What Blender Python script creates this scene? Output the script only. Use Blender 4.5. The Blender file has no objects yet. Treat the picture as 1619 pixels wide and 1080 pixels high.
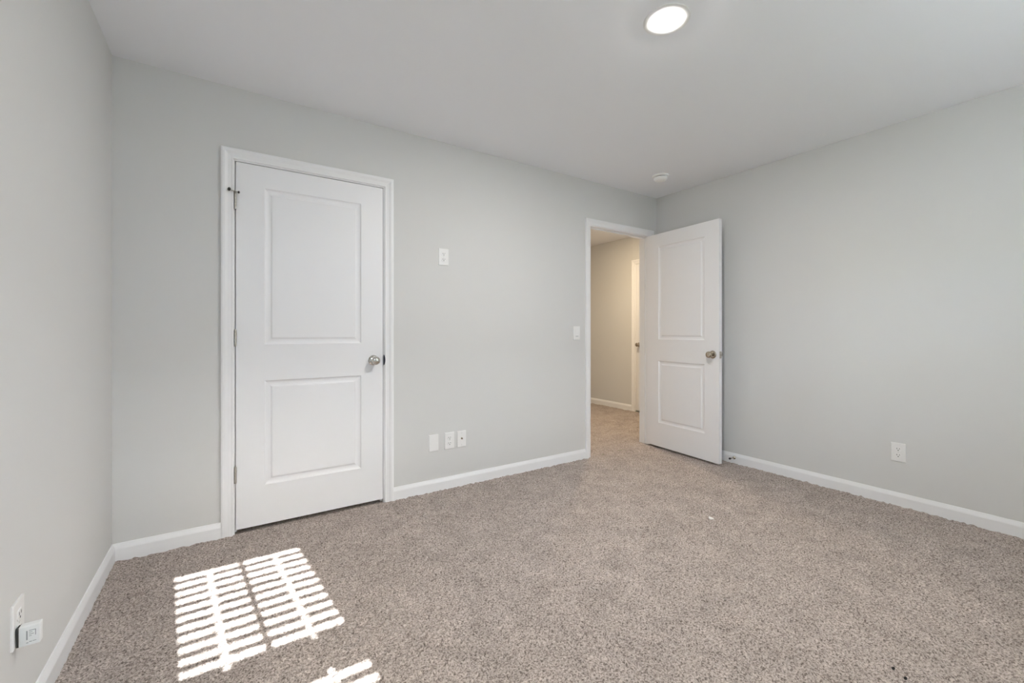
import bpy, bmesh, math
import numpy as np
from mathutils import Vector, Matrix

scene = bpy.context.scene
COL = scene.collection
R = math.radians

# ------------------------------------------------------------------ camera
CAM = Vector((0.4735, -2.7863, 1.1072))
YAW = 33.357
cd = bpy.data.cameras.new('camera')
cd.sensor_fit = 'HORIZONTAL'
cd.sensor_width = 36.0
cd.lens = 678.13 / 1619 * 36.0
cd.shift_y = -15.3 / 1619
cd.clip_start = 0.02
cam = bpy.data.objects.new('camera', cd)
cam.location = CAM
cam.rotation_euler = (R(90), 0, R(-YAW))
COL.objects.link(cam)
scene.camera = cam

# ------------------------------------------------------------------ light
SUN_TAN = 0.638                      # tan(elevation)
SUN_DIR = Vector((-0.1, 1.0, -SUN_TAN * math.hypot(0.1, 1.0))).normalized()
world = bpy.data.worlds.new('sky_world')
scene.world = world
world.use_nodes = True
wn = world.node_tree.nodes
bg = wn['Background']
sky = wn.new('ShaderNodeTexSky')
sky.sky_type = 'NISHITA'
sky.sun_disc = False
sky.sun_elevation = math.atan(SUN_TAN)
sky.sun_rotation = R(180)
world.node_tree.links.new(sky.outputs[0], bg.inputs['Color'])
bg.inputs['Strength'].default_value = 4.8

sl = bpy.data.lights.new('sun', 'SUN')
sl.energy = 62.0
sl.angle = R(0.32)
sl.color = (1.0, 1.0, 1.02)
sun = bpy.data.objects.new('sun', sl)
sun.rotation_euler = SUN_DIR.to_track_quat('-Z', 'Y').to_euler()
sun.location = (1, -8, 6)
COL.objects.link(sun)

LAMP_ROOM = 1200.0                    # emission strength of the bedroom ceiling disc
LAMP_HALL = 1120.0
scene.view_settings.view_transform = 'Standard'
scene.view_settings.look = 'None'
scene.view_settings.gamma = 1.0
scene.view_settings.use_curve_mapping = False
scene.view_settings.exposure = 0.12
scene.cycles.max_bounces = 14
scene.cycles.diffuse_bounces = 8
scene.cycles.glossy_bounces = 4
scene.cycles.transparent_max_bounces = 16
scene.cycles.caustics_reflective = False
scene.cycles.caustics_refractive = False
scene.cycles.sample_clamp_indirect = 6.0

# ------------------------------------------------------------------ dimensions
W, D, H = 4.034, 3.35, 2.44          # bedroom: x 0..W, y -D..0
WT = 0.115                           # wall thickness
HX = 5.18                            # hall right wall
HY = 3.6                             # hall end
CL0, CL1 = 0.497, 1.308              # closet opening between jamb faces
DR0, DR1 = 3.138, 3.918              # bedroom doorway between jamb faces
HEAD = 2.042
JT = 0.018                           # jamb board

# ------------------------------------------------------------------ materials
def new_mat(name, color, rough=0.5, metallic=0.0, spec=0.5):
    m = bpy.data.materials.new(name)
    m.use_nodes = True
    b = m.node_tree.nodes['Principled BSDF']
    b.inputs['Base Color'].default_value = (*color, 1)
    b.inputs['Roughness'].default_value = rough
    b.inputs['Metallic'].default_value = metallic
    b.inputs['Specular IOR Level'].default_value = spec
    return m

def add_bump(m, scale, strength, dist, detail=3.0):
    nt = m.node_tree
    tc = nt.nodes.new('ShaderNodeTexCoord')
    n = nt.nodes.new('ShaderNodeTexNoise')
    n.inputs['Scale'].default_value = scale
    n.inputs['Detail'].default_value = detail
    bp = nt.nodes.new('ShaderNodeBump')
    bp.inputs['Strength'].default_value = strength
    bp.inputs['Distance'].default_value = dist
    nt.links.new(tc.outputs['Object'], n.inputs['Vector'])
    nt.links.new(n.outputs['Fac'], bp.inputs['Height'])
    nt.links.new(bp.outputs['Normal'], nt.nodes['Principled BSDF'].inputs['Normal'])
    return n

M = {}
M['wall'] = new_mat('wall_paint', (0.675, 0.675, 0.668), 0.85, spec=0.25)
add_bump(M['wall'], 260, 0.12, 0.0006)
M['ceiling'] = new_mat('ceiling_paint', (0.87, 0.88, 0.915), 0.9, spec=0.2)
add_bump(M['ceiling'], 200, 0.12, 0.0006)
M['trim'] = new_mat('trim_paint', (0.86, 0.865, 0.88), 0.38, spec=0.4)
M['door'] = new_mat('door_paint', (0.865, 0.87, 0.89), 0.42, spec=0.4)
add_bump(M['door'], 90, 0.05, 0.0004, 2)
M['plastic'] = new_mat('white_plastic', (0.85, 0.85, 0.845), 0.35)
M['plate'] = new_mat('wall_plate_plastic', (0.84, 0.84, 0.835), 0.32)
M['detector'] = new_mat('detector_plastic', (0.93, 0.93, 0.92), 0.4)
M['charger'] = new_mat('charger_plastic', (0.82, 0.84, 0.84), 0.3)
M['dark'] = new_mat('slot_dark', (0.03, 0.03, 0.03), 0.6)
M['print'] = new_mat('grey_print', (0.30, 0.32, 0.33), 0.6)
M['nickel'] = new_mat('satin_nickel', (0.50, 0.44, 0.37), 0.16, 1.0)
M['chrome'] = new_mat('polished_nickel', (0.66, 0.64, 0.61), 0.06, 1.0)
M['hinge'] = new_mat('hinge_nickel', (0.55, 0.53, 0.49), 0.35, 1.0)
M['strike'] = new_mat('dark_strike', (0.04, 0.045, 0.06), 0.35, 0.6)
M['rubber'] = new_mat('black_rubber', (0.025, 0.025, 0.025), 0.6)
M['blind'] = new_mat('blind_white', (0.82, 0.82, 0.80), 0.5)
M['vinyl'] = new_mat('window_vinyl', (0.82, 0.82, 0.82), 0.4)
M['lint'] = new_mat('white_lint', (0.85, 0.84, 0.82), 0.9)
M['crumb'] = new_mat('dark_crumb', (0.02, 0.018, 0.016), 0.9)
M['screw'] = new_mat('painted_screw', (0.70, 0.70, 0.68), 0.4)
M['sky_block'] = new_mat('sky_block_grey', (0.42, 0.44, 0.46), 0.8)  # for the added outdoor wall that shades the low sky
M['outside'] = new_mat('lawn', (0.16, 0.20, 0.08), 0.9)
add_bump(M['outside'], 30, 0.4, 0.02)

def emission(name, color, strength):
    m = bpy.data.materials.new(name)
    m.use_nodes = True
    nt = m.node_tree
    nt.nodes.remove(nt.nodes['Principled BSDF'])
    e = nt.nodes.new('ShaderNodeEmission')
    e.inputs['Color'].default_value = (*color, 1)
    e.inputs['Strength'].default_value = strength
    nt.links.new(e.outputs[0], nt.nodes['Material Output'].inputs['Surface'])
    return m
M['lamp_room'] = emission('lamp_room_light', (1.0, 0.965, 0.905), LAMP_ROOM)
M['lamp_hall'] = emission('lamp_hall_light', (1.0, 0.79, 0.53), LAMP_HALL)

def pane_mat():
    m = bpy.data.materials.new('window_glass')
    m.use_nodes = True
    nt = m.node_tree
    nt.nodes.remove(nt.nodes['Principled BSDF'])
    t = nt.nodes.new('ShaderNodeBsdfTransparent')
    t.inputs['Color'].default_value = (0.95, 0.97, 0.96, 1)
    g = nt.nodes.new('ShaderNodeBsdfGlossy')
    g.inputs['Roughness'].default_value = 0.02
    mx = nt.nodes.new('ShaderNodeMixShader')
    mx.inputs[0].default_value = 0.06
    nt.links.new(t.outputs[0], mx.inputs[1])
    nt.links.new(g.outputs[0], mx.inputs[2])
    nt.links.new(mx.outputs[0], nt.nodes['Material Output'].inputs['Surface'])
    return m
M['pane'] = pane_mat()

def carpet_mat():
    m = new_mat('carpet', (0.42, 0.36, 0.33), 0.95, spec=0.05)
    nt = m.node_tree
    b = nt.nodes['Principled BSDF']
    b.inputs['Sheen Weight'].default_value = 0.0
    tc = nt.nodes.new('ShaderNodeTexCoord')
    def noise(scale, detail, rough=0.5, dist=0.0):
        n = nt.nodes.new('ShaderNodeTexNoise')
        n.inputs['Scale'].default_value = scale
        n.inputs['Detail'].default_value = detail
        n.inputs['Roughness'].default_value = rough
        n.inputs['Distortion'].default_value = dist
        nt.links.new(tc.outputs['Object'], n.inputs['Vector'])
        return n
    fine = noise(150, 3, 0.65, 0.6)          # flecks of the yarn
    pile = noise(7.0, 4, 0.6, 0.6)           # brushed and trodden pile
    r1 = nt.nodes.new('ShaderNodeValToRGB')
    e = r1.color_ramp.elements
    e[0].position, e[0].color = 0.37, (0.15, 0.123, 0.110, 1)
    e[1].position, e[1].color = 0.66, (0.62, 0.545, 0.505, 1)
    k = e.new(0.50); k.color = (0.42, 0.362, 0.329, 1)
    nt.links.new(fine.outputs['Fac'], r1.inputs['Fac'])
    r2 = nt.nodes.new('ShaderNodeMapRange')
    r2.inputs['From Min'].default_value = 0.3
    r2.inputs['From Max'].default_value = 0.7
    r2.inputs['To Min'].default_value = 0.86
    r2.inputs['To Max'].default_value = 1.12
    nt.links.new(pile.outputs['Fac'], r2.inputs['Value'])
    mul = nt.nodes.new('ShaderNodeVectorMath')
    mul.operation = 'SCALE'
    nt.links.new(r1.outputs['Color'], mul.inputs[0])
    nt.links.new(r2.outputs['Result'], mul.inputs['Scale'])
    nt.links.new(mul.outputs['Vector'], b.inputs['Base Color'])
    n2 = noise(260, 2, 0.6, 1.0)
    bp = nt.nodes.new('ShaderNodeBump')
    bp.inputs['Strength'].default_value = 0.7
    bp.inputs['Distance'].default_value = 0.004
    nt.links.new(n2.outputs['Fac'], bp.inputs['Height'])
    nt.links.new(bp.outputs['Normal'], b.inputs['Normal'])
    return m
M['carpet'] = carpet_mat()

# ------------------------------------------------------------------ helpers
def finish(name, bm, mats, parent=None, smooth=False, loc=None, rotz=0.0):
    if not isinstance(mats, (list, tuple)):
        mats = [mats]
    me = bpy.data.meshes.new(name)
    bm.normal_update()
    bm.to_mesh(me)
    bm.free()
    for m in mats:
        me.materials.append(m)
    if smooth:
        me.polygons.foreach_set('use_smooth', [True] * len(me.polygons))
        try:
            me.set_sharp_from_angle(angle=R(35))
        except Exception:
            pass
    o = bpy.data.objects.new(name, me)
    COL.objects.link(o)
    if loc is not None:
        o.location = loc
    o.rotation_euler.z = rotz
    if parent:
        o.parent = parent
    return o

def tag(o, label=None, cat=None, group=None, kind=None):
    if label: o['label'] = label
    if cat: o['category'] = cat
    if group: o['group'] = group
    if kind: o['kind'] = kind
    return o

def empty(name, loc, rotz=0.0):
    o = bpy.data.objects.new(name, None)
    o.empty_display_size = 0.05
    o.location = loc
    o.rotation_euler.z = rotz
    COL.objects.link(o)
    return o

def box(bm, x0, x1, y0, y1, z0, z1, mi=0, bevel=0.0, seg=2):
    vs = [bm.verts.new(p) for p in ((x0,y0,z0),(x1,y0,z0),(x1,y1,z0),(x0,y1,z0),(x0,y0,z1),(x1,y0,z1),(x1,y1,z1),(x0,y1,z1))]
    fs = [bm.faces.new([vs[i] for i in q]) for q in ((3,2,1,0),(4,5,6,7),(0,1,5,4),(1,2,6,5),(2,3,7,6),(3,0,4,7))]
    for f in fs:
        f.material_index = mi
    if bevel > 0:
        es = list({e for f in fs for e in f.edges})
        r = bmesh.ops.bevel(bm, geom=es, offset=bevel, segments=seg, profile=0.5, affect='EDGES')
        for f in r['faces']:
            f.material_index = mi
    return fs

def lathe(bm, prof, origin, axis, seg=32, mi=0):
    """prof: (distance along axis, radius); axis is a unit vector."""
    ax = Vector(axis).normalized()
    a = ax.orthogonal().normalized()
    b = ax.cross(a)
    o = Vector(origin)
    rings = []
    for t, r in prof:
        if r < 1e-6:
            rings.append([bm.verts.new(o + ax * t)])
        else:
            rings.append([bm.verts.new(o + ax * t + (a * math.cos(2*math.pi*k/seg) + b * math.sin(2*math.pi*k/seg)) * r) for k in range(seg)])
    for p, q in zip(rings, rings[1:]):
        for k in range(seg):
            k2 = (k + 1) % seg
            if len(p) == 1 and len(q) == 1:
                continue
            if len(p) == 1:
                f = bm.faces.new((p[0], q[k], q[k2]))
            elif len(q) == 1:
                f = bm.faces.new((p[k], q[0], p[k2]))
            else:
                f = bm.faces.new((p[k], q[k], q[k2], p[k2]))
            f.material_index = mi
    return rings

def fix(bm):
    bmesh.ops.recalc_face_normals(bm, faces=bm.faces[:])

def struct(name, bm, mat, label=None, cat=None, **kw):
    fix(bm)
    o = finish(name, bm, mat, **kw)
    return tag(o, label, cat, kind='structure')

# ------------------------------------------------------------------ shell
bm = bmesh.new(); box(bm, -0.12, 0, -D - 0.13, 0.9, -0.05, H + 0.05)
struct('wall_left', bm, M['wall'], 'pale grey painted wall at the left with a plugged outlet', 'wall')

bm = bmesh.new()                                   # far wall with two openings
zt = HEAD + JT
box(bm, 0, CL0 - JT, 0, WT, -0.05, H)
box(bm, CL0 - JT, CL1 + JT, 0, WT, zt, H)
box(bm, CL1 + JT, DR0 - JT, 0, WT, -0.05, H)
box(bm, DR0 - JT, DR1 + JT, 0, WT, zt, H)
box(bm, DR1 + JT, HX, 0, WT, -0.05, H)
struct('wall_back', bm, M['wall'], 'long pale grey wall holding the closet door and the doorway', 'wall')

bm = bmesh.new(); box(bm, W, W + 0.115, -D - 0.13, 0, -0.05, H)
struct('wall_right', bm, M['wall'], 'pale grey wall behind the open door at the right', 'wall')

WIN = [(0.52, 1.135), (2.25, 3.25)]                # rear windows: openings in x
WZ0, WZ1 = 0.855, 2.035
bm = bmesh.new()
xs = [-0.12, WIN[0][0], WIN[0][1], WIN[1][0], WIN[1][1], W + 0.115]
for i in (0, 2, 4):
    box(bm, xs[i], xs[i+1], -D - 0.13, -D, -0.05, H)
for i in (1, 3):
    box(bm, xs[i], xs[i+1], -D - 0.13, -D, -0.05, WZ0)
    box(bm, xs[i], xs[i+1], -D - 0.13, -D, WZ1, H)
struct('wall_rear', bm, M['wall'], 'pale grey window wall behind the viewer', 'wall')

bm = bmesh.new(); box(bm, -0.12, HX + 0.12, -D - 0.13, HY + 0.1, H, H + 0.1)
struct('ceiling', bm, M['ceiling'], 'plain off-white ceiling with one round light', 'ceiling')

# hall and closet shell
HD0, HD1 = 0.43, 1.243                             # hall door opening along y
bm = bmesh.new()
box(bm, HX, HX + 0.12, WT, HD0 - JT, -0.05, H)
box(bm, HX, HX + 0.12, HD1 + JT, HY, -0.05, H)
box(bm, HX, HX + 0.12, HD0 - JT, HD1 + JT, zt, H)
box(bm, HX + 0.12, HX + 0.14, HD0 - 0.1, HD1 + 0.1, -0.05, H)
struct('wall_hall', bm, M['wall'], 'warm lit hallway wall seen through the doorway', 'wall')
bm = bmesh.new(); box(bm, 2.7, HX + 0.12, HY, HY + 0.1, -0.05, H)
struct('wall_hall_end', bm, M['wall'])
bm = bmesh.new(); box(bm, 2.7, 2.8, WT, HY, -0.05, H)
struct('wall_hall_left', bm, M['wall'])
bm = bmesh.new(); box(bm, 0, 2.7, 0.8, 0.9, -0.05, H)
struct('wall_closet', bm, M['wall'])

# ------------------------------------------------------------------ carpet
def carpet(name, x0, x1, y0, y1, step, seed):
    nx = int(round((x1 - x0) / step)) + 1
    ny = int(round((y1 - y0) / step)) + 1
    rng = np.random.default_rng(seed)
    def blur(a, n):
        for _ in range(n):
            a = (np.roll(a, 1, 0) + 2 * a + np.roll(a, -1, 0)) / 4
            a = (np.roll(a, 1, 1) + 2 * a + np.roll(a, -1, 1)) / 4
        return a / a.std()
    h = 0.0022 * blur(rng.standard_normal((ny, nx)), 1) + 0.0012 * blur(rng.standard_normal((ny, nx)), 5)
    jx = rng.uniform(-0.3, 0.3, (ny, nx)) * step
    jy = rng.uniform(-0.3, 0.3, (ny, nx)) * step
    jx[:, 0] = jx[:, -1] = 0
    jy[0, :] = jy[-1, :] = 0
    X, Y = np.meshgrid(np.linspace(x0, x1, nx), np.linspace(y0, y1, ny))
    co = np.stack([X + jx, Y + jy, np.clip(h, -0.007, 0.006)], -1).reshape(-1, 3).astype(np.float32)
    i = np.arange(nx * ny).reshape(ny, nx)
    q = np.stack([i[:-1, :-1], i[:-1, 1:], i[1:, 1:], i[1:, :-1]], -1).reshape(-1, 4).astype(np.int32)
    me = bpy.data.meshes.new(name)
    me.vertices.add(len(co)); me.vertices.foreach_set('co', co.ravel())
    me.loops.add(q.size); me.loops.foreach_set('vertex_index', q.ravel())
    me.polygons.add(len(q))
    me.polygons.foreach_set('loop_start', np.arange(0, q.size, 4, dtype=np.int32))
    me.polygons.foreach_set('loop_total', np.full(len(q), 4, dtype=np.int32))
    me.update(calc_edges=True)
    me.polygons.foreach_set('use_smooth', np.ones(len(q), dtype=bool))
    me.materials.append(M['carpet'])
    o = bpy.data.objects.new(name, me)
    COL.objects.link(o)
    return o

tag(carpet('floor', 0.0, W, -D, 0.0, 0.0055, 3), 'beige brown carpeted bedroom floor', 'floor', kind='structure')
tag(carpet('floor_hall', 2.8, HX, 0.0, HY, 0.012, 5), 'beige carpet of the hallway beyond the doorway', 'floor', kind='structure')
bm = bmesh.new(); box(bm, 0, 2.8, 0.0, 0.8, -0.05, -0.003)
struct('floor_closet', bm, M['carpet'])
bm = bmesh.new(); box(bm, -0.12, HX + 0.12, -D - 0.13, HY + 0.1, -0.12, -0.06)
struct('floor_slab', bm, M['outside'])
bm = bmesh.new(); box(bm, -30, 34, -60, -D - 0.5, -0.5, -0.45)
struct('ground', bm, M['outside'])  # unseen ground, added to bounce daylight up through the blinds
bm = bmesh.new(); box(bm, -14, 18, -15.5, -12.5, -0.5, 4.6)
struct('wall_sky_block', bm, M['sky_block'])  # unseen wall, added to block the bright sky near the horizon

# ------------------------------------------------------------------ baseboards
BB = [(0, 0), (0.013, 0), (0.013, 0.058), (0.0115, 0.064), (0.0065, 0.078), (0.005, 0.083), (0, 0.083)]
def baseboard(name, a, b, nrm, label):
    bm = bmesh.new()
    a, b, nrm = Vector(a), Vector(b), Vector(nrm)
    r1 = [bm.verts.new(a + nrm * t + Vector((0, 0, z if z else -0.01))) for t, z in BB]
    r2 = [bm.verts.new(b + nrm * t + Vector((0, 0, z if z else -0.01))) for t, z in BB]
    n = len(BB)
    for k in range(n):
        bm.faces.new((r1[k], r1[(k+1) % n], r2[(k+1) % n], r2[k]))
    bm.faces.new(r1); bm.faces.new(list(reversed(r2)))
    struct(name, bm, M['trim'], label, 'baseboard')
CW = 0.063                                          # casing width incl. reveal
baseboard('baseboard_left', (0, -D, 0), (0, 0, 0), (1, 0, 0), 'white baseboard along the left wall')
baseboard('baseboard_back_left', (0.0, 0, 0), (CL0 - CW, 0, 0), (0, -1, 0), 'short white baseboard between left corner and closet door')
baseboard('baseboard_back_middle', (CL1 + CW, 0, 0), (DR0 - CW, 0, 0), (0, -1, 0), 'white baseboard between the closet door and the doorway')
baseboard('baseboard_back_right', (DR1 + CW, 0, 0), (W, 0, 0), (0, -1, 0), 'stub of white baseboard behind the open door')
baseboard('baseboard_right', (W, -D, 0), (W, 0, 0), (-1, 0, 0), 'white baseboard along the right wall')
baseboard('baseboard_rear', (0, -D, 0), (W, -D, 0), (0, 1, 0), 'white baseboard under the windows')
baseboard('baseboard_hall', (HX, HD1 + CW, 0), (HX, HY, 0), (-1, 0, 0), 'white baseboard of the warm lit hallway')

# ------------------------------------------------------------------ casings and jambs
CASING = [(0, 0), (0, 0.008), (0.004, 0.0105), (0.011, 0.0095), (0.026, 0.0115), (0.034, 0.015), (0.040, 0.0175), (0.050, 0.0175), (0.057, 0.0145), (0.057, 0)]
def casing(name, x0, x1, ztop, label, xform=None, clip=None):
    bm = bmesh.new()
    rings = []
    for leg in range(4):
        ring = []
        for o, t in CASING:
            if leg == 0: p = (x0 - o, -t, -0.01)
            elif leg == 1: p = (x0 - o, -t, ztop + o)
            elif leg == 2: p = (x1 + o, -t, ztop + o)
            else: p = (x1 + o, -t, -0.01)
            ring.append(bm.verts.new(p))
        rings.append(ring)
    n = len(CASING)
    for a, b in zip(rings, rings[1:]):
        for k in range(n):
            bm.faces.new((a[k], a[(k+1) % n], b[(k+1) % n], b[k]))
    bm.faces.new(rings[0]); bm.faces.new(list(reversed(rings[-1])))
    if xform:
        bmesh.ops.transform(bm, matrix=xform, verts=bm.verts[:])
    return struct(name, bm, M['trim'], label, 'door trim')

def jamb(name, x0, x1, ztop, label, stop_y0=None, xform=None, depth=WT):
    bm = bmesh.new()
    box(bm, x0 - JT, x0, 0, depth, -0.01, ztop + JT)
    box(bm, x1, x1 + JT, 0, depth, -0.01, ztop + JT)
    box(bm, x0, x1, 0, depth, ztop, ztop + JT)
    s0, s1 = stop_y0, stop_y0 + 0.033
    box(bm, x0, x0 + 0.010, s0, s1, -0.01, ztop)
    box(bm, x1 - 0.010, x1, s0, s1, -0.01, ztop)
    box(bm, x0 + 0.010, x1 - 0.010, s0, s1, ztop - 0.010, ztop)
    if xform:
        bmesh.ops.transform(bm, matrix=xform, verts=bm.verts[:])
    return struct(name, bm, M['trim'], label, 'door trim')

RV = 0.006
casing('trim_1', CL0 - RV, CL1 + RV, HEAD + RV, 'white moulded casing around the closed closet door')
jamb('trim_2', CL0, CL1, HEAD, 'white jamb of the closet door', 0.040)
casing('trim_3', DR0 - RV, DR1 + RV, HEAD + RV, 'white moulded casing around the open doorway')
jamb('trim_4', DR0, DR1, HEAD, 'white jamb lining the open doorway', 0.040)
# local x runs along -y of the world, local -y points to -x of the world (into the hall)
HXF = Matrix.Translation((HX, 0, 0)) @ Matrix.Rotation(R(-90), 4, 'Z')
casing('trim_5', -HD1 - RV, -HD0 + RV, HEAD + RV, 'white casing of the hallway door beyond the doorway', HXF)
jamb('trim_6', -HD1, -HD0, HEAD, 'white jamb of the hallway door', 0.045, HXF, depth=0.12)

# ------------------------------------------------------------------ doors
PROFILE = [(0, 0), (0.003, 0.0045), (0.009, 0.0085), (0.017, 0.0105), (0.026, 0.0105), (0.032, 0.0085), (0.037, 0.0040), (0.041, 0.0034)]
def door_slab(name, width, thick, z0, z1, panels, stile, mat):
    """slab in local coords: x 0..width, front face at y=0 (facing -y), back at y=thick."""
    bm = bmesh.new()
    xs = [0, stile, width - stile, width]
    zs = [z0] + [v for p in panels for v in p] + [z1]
    def side(y, sgn):
        g = [[bm.verts.new((x, y, z)) for x in xs] for z in zs]
        for i in range(len(zs) - 1):
            for j in range(3):
                q = [g[i][j], g[i][j+1], g[i+1][j+1], g[i+1][j]]
                if j == 1 and i % 2 == 1:
                    prev = q
                    for off, dep in PROFILE[1:]:
                        c = [bm.verts.new((xs[1] + off, y + sgn*dep, zs[i] + off)), bm.verts.new((xs[2] - off, y + sgn*dep, zs[i] + off)),
                             bm.verts.new((xs[2] - off, y + sgn*dep, zs[i+1] - off)), bm.verts.new((xs[1] + off, y + sgn*dep, zs[i+1] - off))]
                        for k in range(4):
                            bm.faces.new((prev[k], prev[(k+1) % 4], c[(k+1) % 4], c[k]))
                        prev = c
                    bm.faces.new(prev)
                else:
                    bm.faces.new(q)
        return g
    f, b = side(0, 1), side(thick, -1)
    n = len(zs)
    for j in range(3):
        bm.faces.new((f[0][j], b[0][j], b[0][j+1], f[0][j+1]))
        bm.faces.new((f[-1][j], f[-1][j+1], b[-1][j+1], b[-1][j]))
    for i in range(n - 1):
        bm.faces.new((f[i][0], f[i+1][0], b[i+1][0], b[i][0]))
        bm.faces.new((f[i][3], b[i][3], b[i+1][3], f[i+1][3]))
    fix(bm)
    return finish(name, bm, mat)

PANELS = [(0.245, 0.832), (1.036, 1.916)]
KNOB = [(0, 0.0), (0, 0.0325), (0.003, 0.0325), (0.007, 0.029), (0.010, 0.020), (0.012, 0.0125), (0.030, 0.0115), (0.034, 0.014),
        (0.038, 0.0205), (0.044, 0.0255), (0.051, 0.0275), (0.058, 0.0262), (0.063, 0.0215), (0.066, 0.0135), (0.067, 0.0)]
def knob(parent, x, y, z, axis, mat):
    bm = bmesh.new(); lathe(bm, KNOB[4:], (x, y, z), axis, 40); fix(bm)
    k = finish('door_knob', bm, mat, parent, smooth=True)
    bm = bmesh.new(); lathe(bm, KNOB[:5] + [(0.010, 0.0)], (x, y, z), axis, 40); fix(bm)
    finish('rosette', bm, mat, k, smooth=True)
    return k

def hinge(parent, x, y, z, length=0.09):
    bm = bmesh.new()
    r = 0.0062
    for k in range(5):
        z0 = z - length/2 + k * length/5
        lathe(bm, [(0, 0), (0, r*0.92), (0.0008, r), (length/5 - 0.0014, r), (length/5 - 0.0006, r*0.92), (length/5 - 0.0006, 0)], (x, y, z0), (0, 0, 1), 16)
    lathe(bm, [(0, 0), (0, r*0.8), (0.004, r*0.5), (0.005, 0)], (x, y, z + length/2), (0, 0, 1), 16)
    box(bm, x - 0.001, x + 0.001, y + r*0.6, y + 0.03, z - length/2, z + length/2)
    fix(bm)
    return finish('hinge', bm, M['hinge'], parent, smooth=True)

# closet door: closed, hinges on its left
cw = CL1 - CL0 - 0.008
d1 = door_slab('door_1', cw, 0.035, 0.023, HEAD - 0.0045, PANELS, 0.137, M['door'])
d1.location = (CL0 + 0.0045, 0.001, 0)
tag(d1, 'closed white two-panel closet door with three hinges on its left', 'door', kind='structure')
knob(d1, cw - 0.060, 0, 0.925, (0, -1, 0), M['chrome'])
for z in (1.821, 1.073, 0.325):
    hinge(d1, -0.002, -0.0065, z)
bm = bmesh.new()                                    # hinge-pin stop
zb = 1.872
lathe(bm, [(0, 0), (0, 0.009), (0.004, 0.009), (0.004, 0)], (-0.002, -0.0065, zb - 0.002), (0, 0, 1), 18)
lathe(bm, [(0, 0), (0, 0.0032), (0.030, 0.0032), (0.030, 0)], (-0.002, -0.0065, zb), (-0.84, -0.5, 0.12), 12)
lathe(bm, [(0, 0), (0, 0.0032), (0.016, 0.0032), (0.016, 0)], (-0.002, -0.0065, zb), (0.85, -0.45, -0.2), 12)
fix(bm)
hs = finish('hinge_pin_stop', bm, M['hinge'], d1, smooth=True)
bm = bmesh.new()
lathe(bm, [(0, 0), (0, 0.0085), (0.004, 0.0095), (0.008, 0.008), (0.008, 0)], (-0.027, -0.0215, zb + 0.0035), (-0.84, -0.5, 0.12), 20)
lathe(bm, [(0, 0), (0, 0.006), (0.004, 0.0065), (0.006, 0.005), (0.006, 0)], (0.011, -0.0135, zb - 0.003), (0.85, -0.45, -0.2), 20)
fix(bm)
tag(finish('rubber_pad', bm, M['rubber'], hs, smooth=True), 'black rubber pads on the hinge pin stop')
# strike plate lip on the closet jamb
bm = bmesh.new()
zc = 0.925
prof = [(-0.034, 0.0), (-0.028, 0.005), (-0.014, 0.0085), (0, 0.0095), (0.014, 0.0085), (0.028, 0.005), (0.034, 0.0)]
fr = [bm.verts.new((CL1 - 0.002, -0.0095, zc + z)) for z, _ in prof]
to = [bm.verts.new((CL1 - 0.0005 + w, -0.0115, zc + z)) for z, w in prof]
bk = [bm.verts.new((CL1 - 0.0005 + w, -0.0095, zc + z)) for z, w in prof]
for k in range(len(prof) - 1):
    bm.faces.new((fr[k], fr[k+1], to[k+1], to[k]))
    bm.faces.new((to[k], to[k+1], bk[k+1], bk[k]))
    bm.faces.new((fr[k], bk[k], bk[k+1], fr[k+1]))
bmesh.ops.remove_doubles(bm, verts=bm.verts[:], dist=0.00005)
fix(bm)
tag(finish('strike_plate', bm, M['strike']), 'dark strike plate lip on the jamb beside the closet knob', 'strike plate')

# bedroom door: open into the room, hinged at the right of the doorway
dw = DR1 - DR0 - 0.007
piv = Vector((DR1 + 0.003, -0.0105, 0))
# local frame: x from hinge edge to free edge, front face (y=0) is the hall side
d2 = door_slab('door_2', dw, 0.035, 0.020, HEAD - 0.004, PANELS, 0.137, M['door'])
ang = R(-90 - 4.5)                                  # local +x points to (-sin4.5, -cos4.5)
d2.rotation_euler.z = ang
ux = Vector((math.cos(ang), math.sin(ang), 0)); uy = Vector((-math.sin(ang), math.cos(ang), 0))
d2.location = piv + ux * 0.004 - uy * 0.035
tag(d2, 'open white two-panel bedroom door swung into the room by the right wall', 'door', kind='structure')
knob(d2, dw - 0.057, 0, 0.918, (0, -1, 0), M['nickel'])
knob(d2, dw - 0.057, 0.035, 0.918, (0, 1, 0), M['nickel'])
bm = bmesh.new(); box(bm, dw - 0.0002, dw + 0.0014, 0.006, 0.029, 0.889, 0.946, bevel=0.0004)
fix(bm)
lp = finish('latch_plate', bm, M['hinge'], d2)
bm = bmesh.new()
box(bm, dw + 0.0014, dw + 0.011, 0.011, 0.024, 0.909, 0.926, bevel=0.002)
fix(bm)
finish('latch_bolt', bm, M['chrome'], lp)
for z in (1.821, 1.073, 0.325):
    hinge(d2, -0.004, 0.036, z)

# hallway door: closed in the hall wall
hw = HD1 - HD0 - 0.007
d3 = door_slab('door_3', hw, 0.035, 0.020, HEAD - 0.003, PANELS, 0.137, M['door'])
d3.rotation_euler.z = R(-90)
d3.location = (HX + 0.004, HD1 - 0.0035, 0)
tag(d3, 'white hallway door seen as a sliver through the doorway', 'door', kind='structure')
knob(d3, 0.060, 0, 0.93, (0, -1, 0), M['nickel'])

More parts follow.
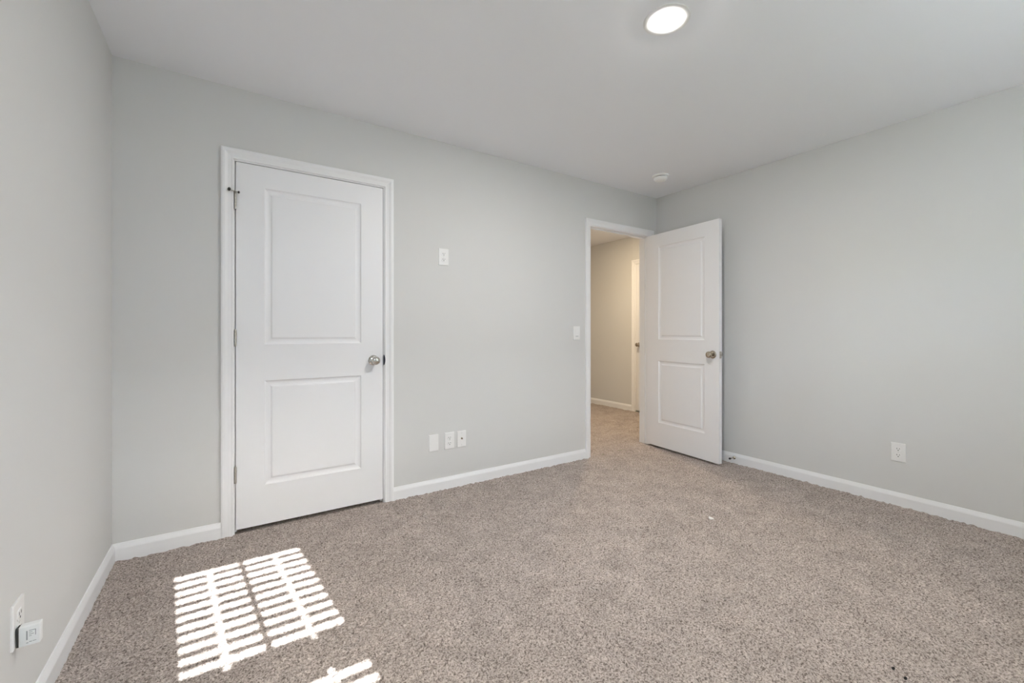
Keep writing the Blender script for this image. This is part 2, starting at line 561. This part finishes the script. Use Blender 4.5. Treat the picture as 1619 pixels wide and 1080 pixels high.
# ------------------------------------------------------------------ wall plates
def plate_root(name, loc, rotz, label, cat, group=None, w=0.070, h=0.115):
    t = empty(name, loc, rotz)
    tag(t, label, cat, group)
    bm = bmesh.new()
    x, z = w/2, h/2
    ring = lambda a, b, y: [bm.verts.new(p) for p in ((-a, y, -b), (a, y, -b), (a, y, b), (-a, y, b))]
    rs = [ring(x, z, 0), ring(x, z, -0.0040), ring(x - 0.0010, z - 0.0010, -0.0052), ring(x - 0.004, z - 0.004, -0.006)]
    for a, b in zip(rs, rs[1:]):
        for k in range(4):
            bm.faces.new((a[k], a[(k+1) % 4], b[(k+1) % 4], b[k]))
    bm.faces.new(rs[-1]); bm.faces.new(list(reversed(rs[0])))
    fix(bm)
    finish('cover_plate', bm, M['plate'], t)
    return t

def screw(t, z):
    bm = bmesh.new()
    lathe(bm, [(0, 0.0032), (0.001, 0.003), (0.0014, 0)], (0, -0.006, z), (0, -1, 0), 14)
    box(bm, -0.0026, 0.0026, -0.0075, -0.0072, z - 0.0004, z + 0.0004)
    fix(bm)
    finish('screw', bm, M['screw'], t)

def receptacle(t, z):
    bm = bmesh.new()
    r, cut = 0.0172, 0.0142
    pts = []
    for k in range(40):
        a = 2 * math.pi * k / 40
        pts.append((r * math.cos(a), max(-cut, min(cut, r * math.sin(a)))))
    a = [bm.verts.new((p, -0.006, z + q)) for p, q in pts]
    b = [bm.verts.new((p * 0.97, -0.0078, z + q * 0.97)) for p, q in pts]
    for k in range(40):
        bm.faces.new((a[k], a[(k+1) % 40], b[(k+1) % 40], b[k]))
    bm.faces.new(b)
    fix(bm)
    rc = finish('receptacle', bm, M['plastic'], t)
    bm = bmesh.new()
    box(bm, -0.0078, -0.0052, -0.0081, -0.0079, z - 0.0005, z + 0.0085)
    box(bm, 0.0052, 0.0076, -0.0081, -0.0079, z + 0.0005, z + 0.0085)
    lathe(bm, [(0, 0), (0, 0.0030), (0.0002, 0.0030), (0.0002, 0)], (0, -0.0079, z - 0.0068), (0, -1, 0), 14)
    fix(bm)
    finish('slots', bm, M['dark'], rc)

def outlet(loc, rotz, label, group='duplex wall outlets'):
    t = plate_root('wall_outlet', loc, rotz, label, 'outlet', group, w=0.074, h=0.117)
    receptacle(t, 0.0195); receptacle(t, -0.0195); screw(t, 0)
    return t

outlet((1.730, 0, 1.633), 0, 'white duplex outlet high on the back wall right of the closet door')
outlet((1.775, 0, 0.336), 0, 'low white duplex outlet on the back wall between blank and coax plates')
outlet((W, -1.858, 0.340), R(-90), 'white duplex outlet on the right wall above the baseboard')
outlet((0, -1.112, 0.336), R(90), 'white duplex outlet on the left wall with a charger plugged in')

t = plate_root('blank_plate', (1.655, 0, 0.336), 0, 'plain blank white wall plate nearest the closet door', 'wall plate')
t = plate_root('coax_plate', (1.870, 0, 0.336), 0, 'white cable plate with one coax jack, right of the low outlet', 'wall plate')
bm = bmesh.new()
lathe(bm, [(0, 0.0065), (0.003, 0.0065), (0.003, 0.0046), (0.011, 0.0046), (0.011, 0.0012), (0.009, 0.0)], (0, -0.006, 0.004), (0, -1, 0), 18)
fix(bm)
tag(finish('coax_jack', bm, M['nickel'], t, smooth=True), 'metal coax jack')
screw(t, 0.042); screw(t, -0.042)

t = plate_root('light_switch', (2.973, 0, 1.097), 0, 'white rocker light switch on the back wall beside the doorway casing', 'switch', w=0.072, h=0.117)
bm = bmesh.new()
x = 0.0165
sec = [(-0.033, -0.006), (-0.033, -0.0072), (-0.002, -0.0078), (0.033, -0.0098), (0.033, -0.006)]
l = [bm.verts.new((-x, y, z)) for z, y in sec]; r_ = [bm.verts.new((x, y, z)) for z, y in sec]
for k in range(len(sec)):
    bm.faces.new((l[k], r_[k], r_[(k+1) % 5], l[(k+1) % 5]))
bm.faces.new(l); bm.faces.new(list(reversed(r_)))
fix(bm)
rk = finish('rocker', bm, M['plastic'], t)
bm = bmesh.new()
box(bm, -0.015, 0.015, -0.0086, -0.0073, -0.0300, -0.0262)
fix(bm)
tag(finish('indicator_bar', bm, M['print'], rk), 'thin grey bar near the foot of the rocker')

# charger plugged into the lower socket on the left wall
ch = empty('phone_charger', (0.0082, -1.112, 0.306))
tag(ch, 'small white cube charger with grey print plugged into the left wall outlet', 'charger')
bm = bmesh.new()
box(bm, 0.004, 0.044, -0.030, -0.008, -0.026, 0.027, bevel=0.003, seg=3)
box(bm, 0.0, 0.0045, -0.0285, -0.010, -0.025, 0.025, mi=1)
fix(bm)
body = finish('charger_body', bm, [M['charger'], M['dark']], ch, smooth=True)
bm = bmesh.new()
y0, y1 = -0.0303, -0.0299
box(bm, 0.0185, 0.0210, y0, y1, -0.010, 0.014)
box(bm, 0.0235, 0.0360, y0, y1, 0.013, 0.0145)
box(bm, 0.0350, 0.0364, y0, y1, -0.001, 0.0145)
box(bm, 0.0235, 0.0300, y0, y1, 0.0085, 0.0098)
box(bm, 0.0235, 0.0325, y0, y1, 0.0035, 0.0048)
box(bm, 0.0235, 0.0285, y0, y1, -0.0010, 0.0002)
box(bm, 0.0185, 0.0225, y0, y1, -0.0185, -0.0168)
box(bm, 0.0240, 0.0290, y0, y1, -0.0165, -0.0148)
box(bm, 0.0300, 0.0370, y0, y1, -0.0160, -0.0145)
fix(bm)
tag(finish('printed_marking', bm, M['print'], body), 'faint grey printed marking')

# ------------------------------------------------------------------ ceiling fixtures
def disc_light(loc, label, mat):
    t = empty('ceiling_light', loc)
    tag(t, label, 'ceiling light', 'round flush ceiling lights')
    bm = bmesh.new()
    lathe(bm, [(0, 0.096), (0.0026, 0.0945), (0.0032, 0.0900), (0.0028, 0.0700), (0.0022, 0.0490), (0.0, 0.0490)], (0, 0, 0), (0, 0, -1), 64)
    fix(bm)
    finish('trim_ring', bm, M['plastic'], t, smooth=True)
    bm = bmesh.new()
    lathe(bm, [(0.001, 0.0486), (0.0040, 0.0483), (0.0054, 0.0455), (0.0068, 0.028), (0.0074, 0.0)], (0, 0, 0), (0, 0, -1), 64)
    fix(bm)
    tag(finish('diffuser', bm, mat, t, smooth=True), 'glowing round diffuser')
disc_light((2.034, -1.618, H), 'lit round white flush light on the bedroom ceiling', M['lamp_room'])
disc_light((4.12, 0.8, H), 'warm round flush light on the hallway ceiling', M['lamp_hall'])

t = empty('smoke_detector', (3.545, -0.425, H))
tag(t, 'round white smoke detector on the ceiling near the far corner', 'smoke detector')
bm = bmesh.new()
lathe(bm, [(0, 0.068), (0.008, 0.068), (0.011, 0.065), (0.012, 0.0)], (0, 0, 0), (0, 0, -1), 48)
fix(bm); finish('mounting_base', bm, M['detector'], t, smooth=True)
bm = bmesh.new()
lathe(bm, [(0.012, 0.046), (0.017, 0.046)], (0, 0, 0), (0, 0, -1), 48)
fix(bm); tag(finish('vent_gap', bm, M['dark'], t, smooth=True), 'dark vent gap')
bm = bmesh.new()
lathe(bm, [(0.017, 0.0), (0.017, 0.053), (0.022, 0.055), (0.034, 0.052), (0.042, 0.043), (0.045, 0.030), (0.0435, 0.027), (0.0435, 0.024), (0.046, 0.021), (0.047, 0.0)], (0, 0, 0), (0, 0, -1), 48)
fix(bm); b_ = finish('detector_body', bm, M['detector'], t, smooth=True)
bm = bmesh.new()
lathe(bm, [(0, 0.006), (0.002, 0.006), (0.0025, 0.0)], (0.026, -0.02, -0.0435), (0, 0, -1), 16)
fix(bm); finish('test_button', bm, M['detector'], b_)

# ------------------------------------------------------------------ baseboard door stop
t = empty('door_stop', (W - 0.013, -0.800, 0.048), 0)
tag(t, 'small dark-tipped door stop on the right baseboard by the open door', 'door stop')
bm = bmesh.new()
lathe(bm, [(0, 0), (0, 0.013), (0.004, 0.0125), (0.007, 0.008), (0.010, 0.0045), (0.062, 0.0042), (0.062, 0)], (0, 0, 0), (-1, 0, 0.05), 20)
fix(bm); finish('stop_rod', bm, M['nickel'], t, smooth=True)
bm = bmesh.new()
lathe(bm, [(0.058, 0), (0.058, 0.0065), (0.066, 0.0085), (0.074, 0.0075), (0.076, 0)], (0, 0, 0), (-1, 0, 0.05), 20)
fix(bm); tag(finish('rubber_tip', bm, M['rubber'], t, smooth=True), 'dark rubber tip')

# ------------------------------------------------------------------ specks on the carpet
def fleck(name, loc, size, mat, label, cat, seed, group=None):
    rng = np.random.default_rng(seed)
    bm = bmesh.new()
    bmesh.ops.create_icosphere(bm, subdivisions=2, radius=1.0)
    for v in bm.verts:
        k = 1 + rng.uniform(-0.35, 0.35)
        v.co = Vector((v.co.x * size[0] * k, v.co.y * size[1] * k, (v.co.z + 1) * size[2] * k))
    o = finish(name, bm, mat, loc=loc, smooth=True)
    tag(o, label, cat, group)
fleck('lint_tuft', (2.840, -1.321, 0.003), (0.009, 0.014, 0.006), M['lint'], 'tiny white tuft of lint on the carpet in front of the open door', 'lint', 1)
fleck('dark_crumb', (2.287, -2.300, 0.002), (0.006, 0.004, 0.0035), M['crumb'], 'dark crumb on the carpet at lower right, the farther of two', 'crumb', 2, 'dark crumbs on the carpet')
fleck('dark_crumb', (2.268, -2.335, 0.002), (0.007, 0.004, 0.0035), M['crumb'], 'dark crumb on the carpet at lower right, the nearer of two', 'crumb', 3, 'dark crumbs on the carpet')

# ------------------------------------------------------------------ rear windows and blinds
def window(n, x0, x1, muntin, label):
    yg0, yg1 = -D - 0.115, -D - 0.065
    bm = bmesh.new()
    fw = 0.035
    box(bm, x0, x0 + fw, yg0, yg1, WZ0, WZ1); box(bm, x1 - fw, x1, yg0, yg1, WZ0, WZ1)
    box(bm, x0 + fw, x1 - fw, yg0, yg1, WZ0, WZ0 + fw); box(bm, x0 + fw, x1 - fw, yg0, yg1, WZ1 - fw, WZ1)
    fix(bm)
    w = finish('window_%d' % n, bm, M['vinyl'])
    tag(w, label, 'window', kind='structure')
    g0, g1 = x0 + fw, x1 - fw
    for nm, za, zb, yy in (('upper_sash', 1.445, WZ1 - fw, yg0 + 0.012), ('lower_sash', WZ0 + fw, 1.455, yg0 + 0.030)):
        s = 0.024
        bm = bmesh.new()
        box(bm, g0, g0 + s, yy, yy + 0.018, za, zb); box(bm, g1 - s, g1, yy, yy + 0.018, za, zb)
        rb, rt = (0.055, 0.012) if nm == 'upper_sash' else (0.03, 0.07)
        box(bm, g0 + s, g1 - s, yy, yy + 0.018, za, za + rb); box(bm, g0 + s, g1 - s, yy, yy + 0.018, zb - rt, zb)
        fix(bm)
        sa = finish(nm, bm, M['vinyl'], w)
        bm = bmesh.new(); box(bm, g0 + s, g1 - s, yy + 0.007, yy + 0.010, za + rb, zb - rt)
        fix(bm); finish('glass_pane', bm, M['pane'], sa)
        if muntin and nm == 'upper_sash':
            bm = bmesh.new(); xm = (g0 + g1) / 2
            box(bm, xm - 0.012, xm + 0.012, yy + 0.011, yy + 0.017, za + rb, zb - rt)
            fix(bm); finish('muntin', bm, M['vinyl'], sa)
    pl = bpy.data.lights.new('daylight_portal', 'AREA')
    pl.shape = 'RECTANGLE'; pl.size = x1 - x0; pl.size_y = WZ1 - WZ0
    pl.cycles.is_portal = True
    po = bpy.data.objects.new('daylight_portal', pl)
    po.location = ((x0 + x1) / 2, -D - 0.125, (WZ0 + WZ1) / 2)
    po.rotation_euler = (R(90), 0, R(180))
    COL.objects.link(po)

PITCH = 0.044
def blind(x0, x1, tilt, label, seed, holes=True):
    rng = np.random.default_rng(seed)
    yc = -D - 0.032
    t = empty('window_blind', ((x0 + x1) / 2, yc, WZ0))
    tag(t, label, 'blind', 'white window blinds behind the viewer')
    hw_ = (x1 - x0) / 2 - 0.008
    bm = bmesh.new(); box(bm, -hw_, hw_, -0.025, 0.025, WZ1 - WZ0 - 0.045, WZ1 - WZ0 - 0.002, bevel=0.002)
    fix(bm); finish('headrail', bm, M['blind'], t)
    bm = bmesh.new(); box(bm, -hw_, hw_, -0.025, 0.025, 0.004, 0.022, bevel=0.003)
    fix(bm); finish('bottom_rail', bm, M['blind'], t)
    def slat_mesh():
        bm = bmesh.new()
        hx = [-hw_, -hw_*0.44 - 0.008, -hw_*0.44 + 0.008, hw_*0.44 - 0.008, hw_*0.44 + 0.008, hw_]
        ys = [-0.025, -0.017, 0.017, 0.025]
        for i in range(5):
            for j in range(3):
                if holes and j == 1 and i in (1, 3):
                    continue
                box(bm, hx[i], hx[i+1], ys[j], ys[j+1], -0.0013, 0.0013)
        bmesh.ops.remove_doubles(bm, verts=bm.verts[:], dist=1e-5)
        fix(bm)
        return bm
    first = None
    n = int((WZ1 - WZ0 - 0.06) / PITCH)
    for k in range(n):
        if first is None:
            o = first = finish('slat', slat_mesh(), M['blind'], t)
        else:
            o = first.copy(); COL.objects.link(o)
        o.location = (0, 0, 0.045 + k * PITCH)
        o.rotation_euler.x = tilt + (R(rng.uniform(-1.2, 1.2)) if holes else 0.0)
    for sx in (-0.44, 0.44):
        bm = bmesh.new()
        lathe(bm, [(0, 0.001), (WZ1 - WZ0 - 0.06, 0.001)], (sx * hw_ , -0.027, 0.015), (0, 0, 1), 6)
        fix(bm); finish('ladder_cord', bm, M['blind'], t)

window(1, WIN[0][0], WIN[0][1], True, 'narrow sash window behind the viewer casting the sun stripes')
window(2, WIN[1][0], WIN[1][1], False, 'wider sash window behind the viewer with closed blind')
# slats falling towards the room (inner edge low), nearly along the sun
blind(WIN[0][0], WIN[0][1], R(-8), 'open white slatted blind in the narrow rear window', 11)
blind(WIN[1][0], WIN[1][1], R(18.5), 'tilted white slatted blind in the wider rear window', 12, holes=False)
